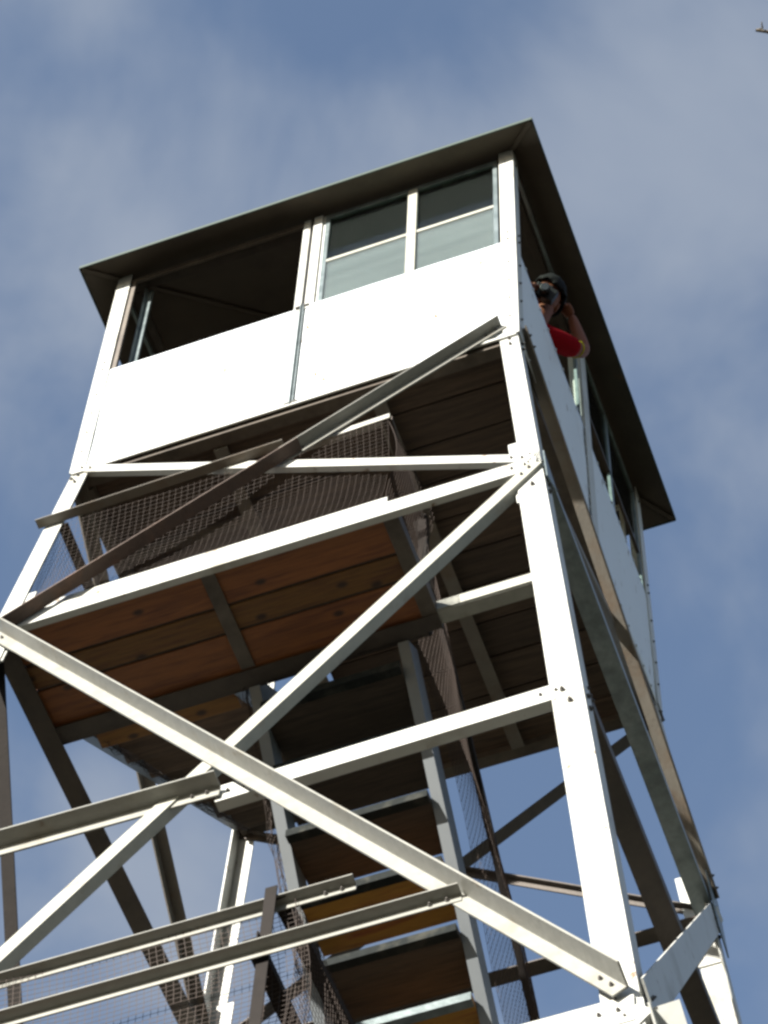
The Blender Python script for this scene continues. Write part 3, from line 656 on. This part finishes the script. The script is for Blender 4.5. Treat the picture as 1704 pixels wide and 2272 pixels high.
# shirt
sh_end = lerp(shR, elR, .80); shl_end = lerp(shL, elL, .8)
skin('shirt', [[('w', (.72, -.33, .93), (.155, .125)), ('waist', (.76, -.35, 1.0), (.15, .12)), ('chest', tuple(chest), (.165, .125)), ('nb', (.965, -.44, 1.275), (.085, .08))],
               [('chest', tuple(chest), .13), ('shR', tuple(shR), (.068, .064)), ('sm', tuple(lerp(shR, elR, .5)), (.060, .056)), ('e', tuple(sh_end), (.055, .050))],
               [('chest', tuple(chest), .13), ('shL', tuple(shL), (.075, .074)), ('e2', tuple(shl_end), (.062, .062))]], M['red'], PR, base)
skin('sleeve_trim', [[(None, tuple(lerp(shR, elR, .75)), (.054, .050)), (None, tuple(lerp(shR, elR, .84)), (.056, .052))]], M['yellow'], PR, base)
skin('sleeve_trim', [[(None, tuple(lerp(shL, elL, .72)), (.064, .064)), (None, tuple(lerp(shL, elL, .87)), (.066, .066))]], M['yellow'], PR, base)
skin('collar', [[(None, (.975, -.445, 1.285), (.075, .07)), (None, (.99, -.452, 1.325), (.062, .058))]], M['grey_cloth'], PR, base)
sh = [[('pel', (.66, -.30, .88), (.165, .125)), ('p2', (.65, -.295, .82), (.15, .12))]]
for s in (-1, 1): sh.append([('p2', (.65, -.295, .82), .15), (f'h{s}', (.62 + .05 * s, -.28 - .09 * s, .76), (.115, .115)), (f'k{s}', (.635 + .04 * s, -.295 - .10 * s, .5), (.088, .088))])
skin('shorts', sh, M['shorts'], PR, base)
# camera held at the face
cb = W(CAMC)
mb = MB()
def cbx(f0, f1, u0, u1, r0, r1, mb): mb.prism([(f0, u0), (f1, u0), (f1, u1), (f0, u1)], cb + rt * r0, cb + rt * r1, fd, up)
cbx(-.022, .022, -.036, .036, -.058, .058, mb); cbx(-.016, .016, .036, .050, -.02, .02, mb)
mb.prism([(.026 * math.cos(i * math.pi / 10), .026 * math.sin(i * math.pi / 10)) for i in range(20)], cb + fd * .022, cb + fd * .060, rt, up)
# move its geometry to a local origin
co_ = mb.build('handheld_camera', M['black'], None, 'small black camera held up to the eyes by the person at the side window', bevel=.004)
co_['category'] = 'camera'
for v in co_.data.vertices: v.co -= cb
co_.location = cb
mb = MB(); mb.prism([(.020 * math.cos(i * math.pi / 10), .020 * math.sin(i * math.pi / 10)) for i in range(20)], fd * .060 , fd * .063, rt, up); mb.build('lens', M['lens'], co_)

# ---------------------------------------------------------------- tree at the right whose twig reaches into the frame
def campoint(x, y, dist):
    f = 6546.26; d = V(Rr[0]) * ((x - 852) / f) + V(Rr[1]) * ((y - 1136) / f) + V(Rr[2]); return V((2.68405, -6.34558, -11.92672)) + d.normalized() * dist
tip = campoint(1677, 67, 13.0)
tbx, tby = tip.x + 3.0, tip.y + 1.6
TR = thing('conifer_tree', 'dark conifer whose bare twig pokes into the upper right sky', 'tree', (tbx, tby, 0))
tb = V((tbx, tby, 0)); mb = MB(); pts = []; rs = []
for i in range(15): pts.append(V((.12 * math.sin(i * .7), .1 * math.cos(i * .9), i * 1.35 - .2))); rs.append(.24 * (1 - i / 15.5) + .01)
mb.tube(pts, rs, 10)
tr = mb.build('trunk', M['bark'], TR, smooth=True)
nb = MB(); br = MB(); rnd = random.Random(3)
def limb(root, tipv, r0, curly=.08, needles=True, tipbare=0.0):
    n = 9; ps = []
    for i in range(n + 1):
        t = i / n; ps.append(root.lerp(tipv, t) + V((noise.noise(V((t * 3, root.z, 1))), noise.noise(V((t * 3, root.z, 5))), noise.noise(V((t * 3, root.z, 9))) - .6 * math.sin(t * 3.14))) * curly * (1 if 0 < i < n else 0))
    br.tube(ps, [r0 * (1 - .85 * i / n) + .002 for i in range(n + 1)], 5)
    if needles:
        L_ = (tipv - root).length
        for q in range(int(70 * L_)):
            t = rnd.uniform(.25, 1 - tipbare); k = min(n - 1, int(t * n)); p = ps[k].lerp(ps[k + 1], t * n - k)
            d = (ps[k + 1] - ps[k]).normalized(); sd_ = V((rnd.gauss(0, 1), rnd.gauss(0, 1), rnd.gauss(0, .5))).normalized()
            ln_ = rnd.uniform(.08, .28) * (1.1 - t * .7); e_ = p + (d * .5 + sd_).normalized() * ln_; wv = d.cross(sd_).normalized() * .012
            v4 = [nb.bm.verts.new(x) for x in (p - wv, p + wv, e_ + wv * 1.6, e_ - wv * 1.6)]; nb.bm.faces.new(v4)
tipl = W(tip) - tb
for i in range(60):
    z = 2.5 + i * .26; a = i * 2.4; L_ = max(.35, 1.9 * (1 - (z - 2.5) / 17)) * rnd.uniform(.75, 1.1)
    d = V((math.cos(a), math.sin(a), rnd.uniform(-.15, .15)));
    if d.x < -.3 and d.y < .3: L_ *= .75
    limb(V((0, 0, z)), V((0, 0, z)) + d * L_, .03)
root = V((0, 0, tipl.z - .8)); limb(root, tipl, .035, .10, True, .25)
# the crooked tip with a side twig
br.tube([tipl + V((.10, .03, .012)), tipl + V((.05, .03, -.01)), tipl + V((.02, .0, .0)), tipl], [.006, .005, .0045, .003], 5)
br.tube([tipl + V((.03, .0, .0)), tipl + V((.032, -.02, -.012)), tipl + V((.035, -.035, -.02))], [.004, .003, .002], 5)
bo = br.build('branches', M['bark'], TR); no_ = nb.build('crown', M['needle'], TR)
for o in (bo, no_, tr): pass
print('objects', len(bpy.data.objects))
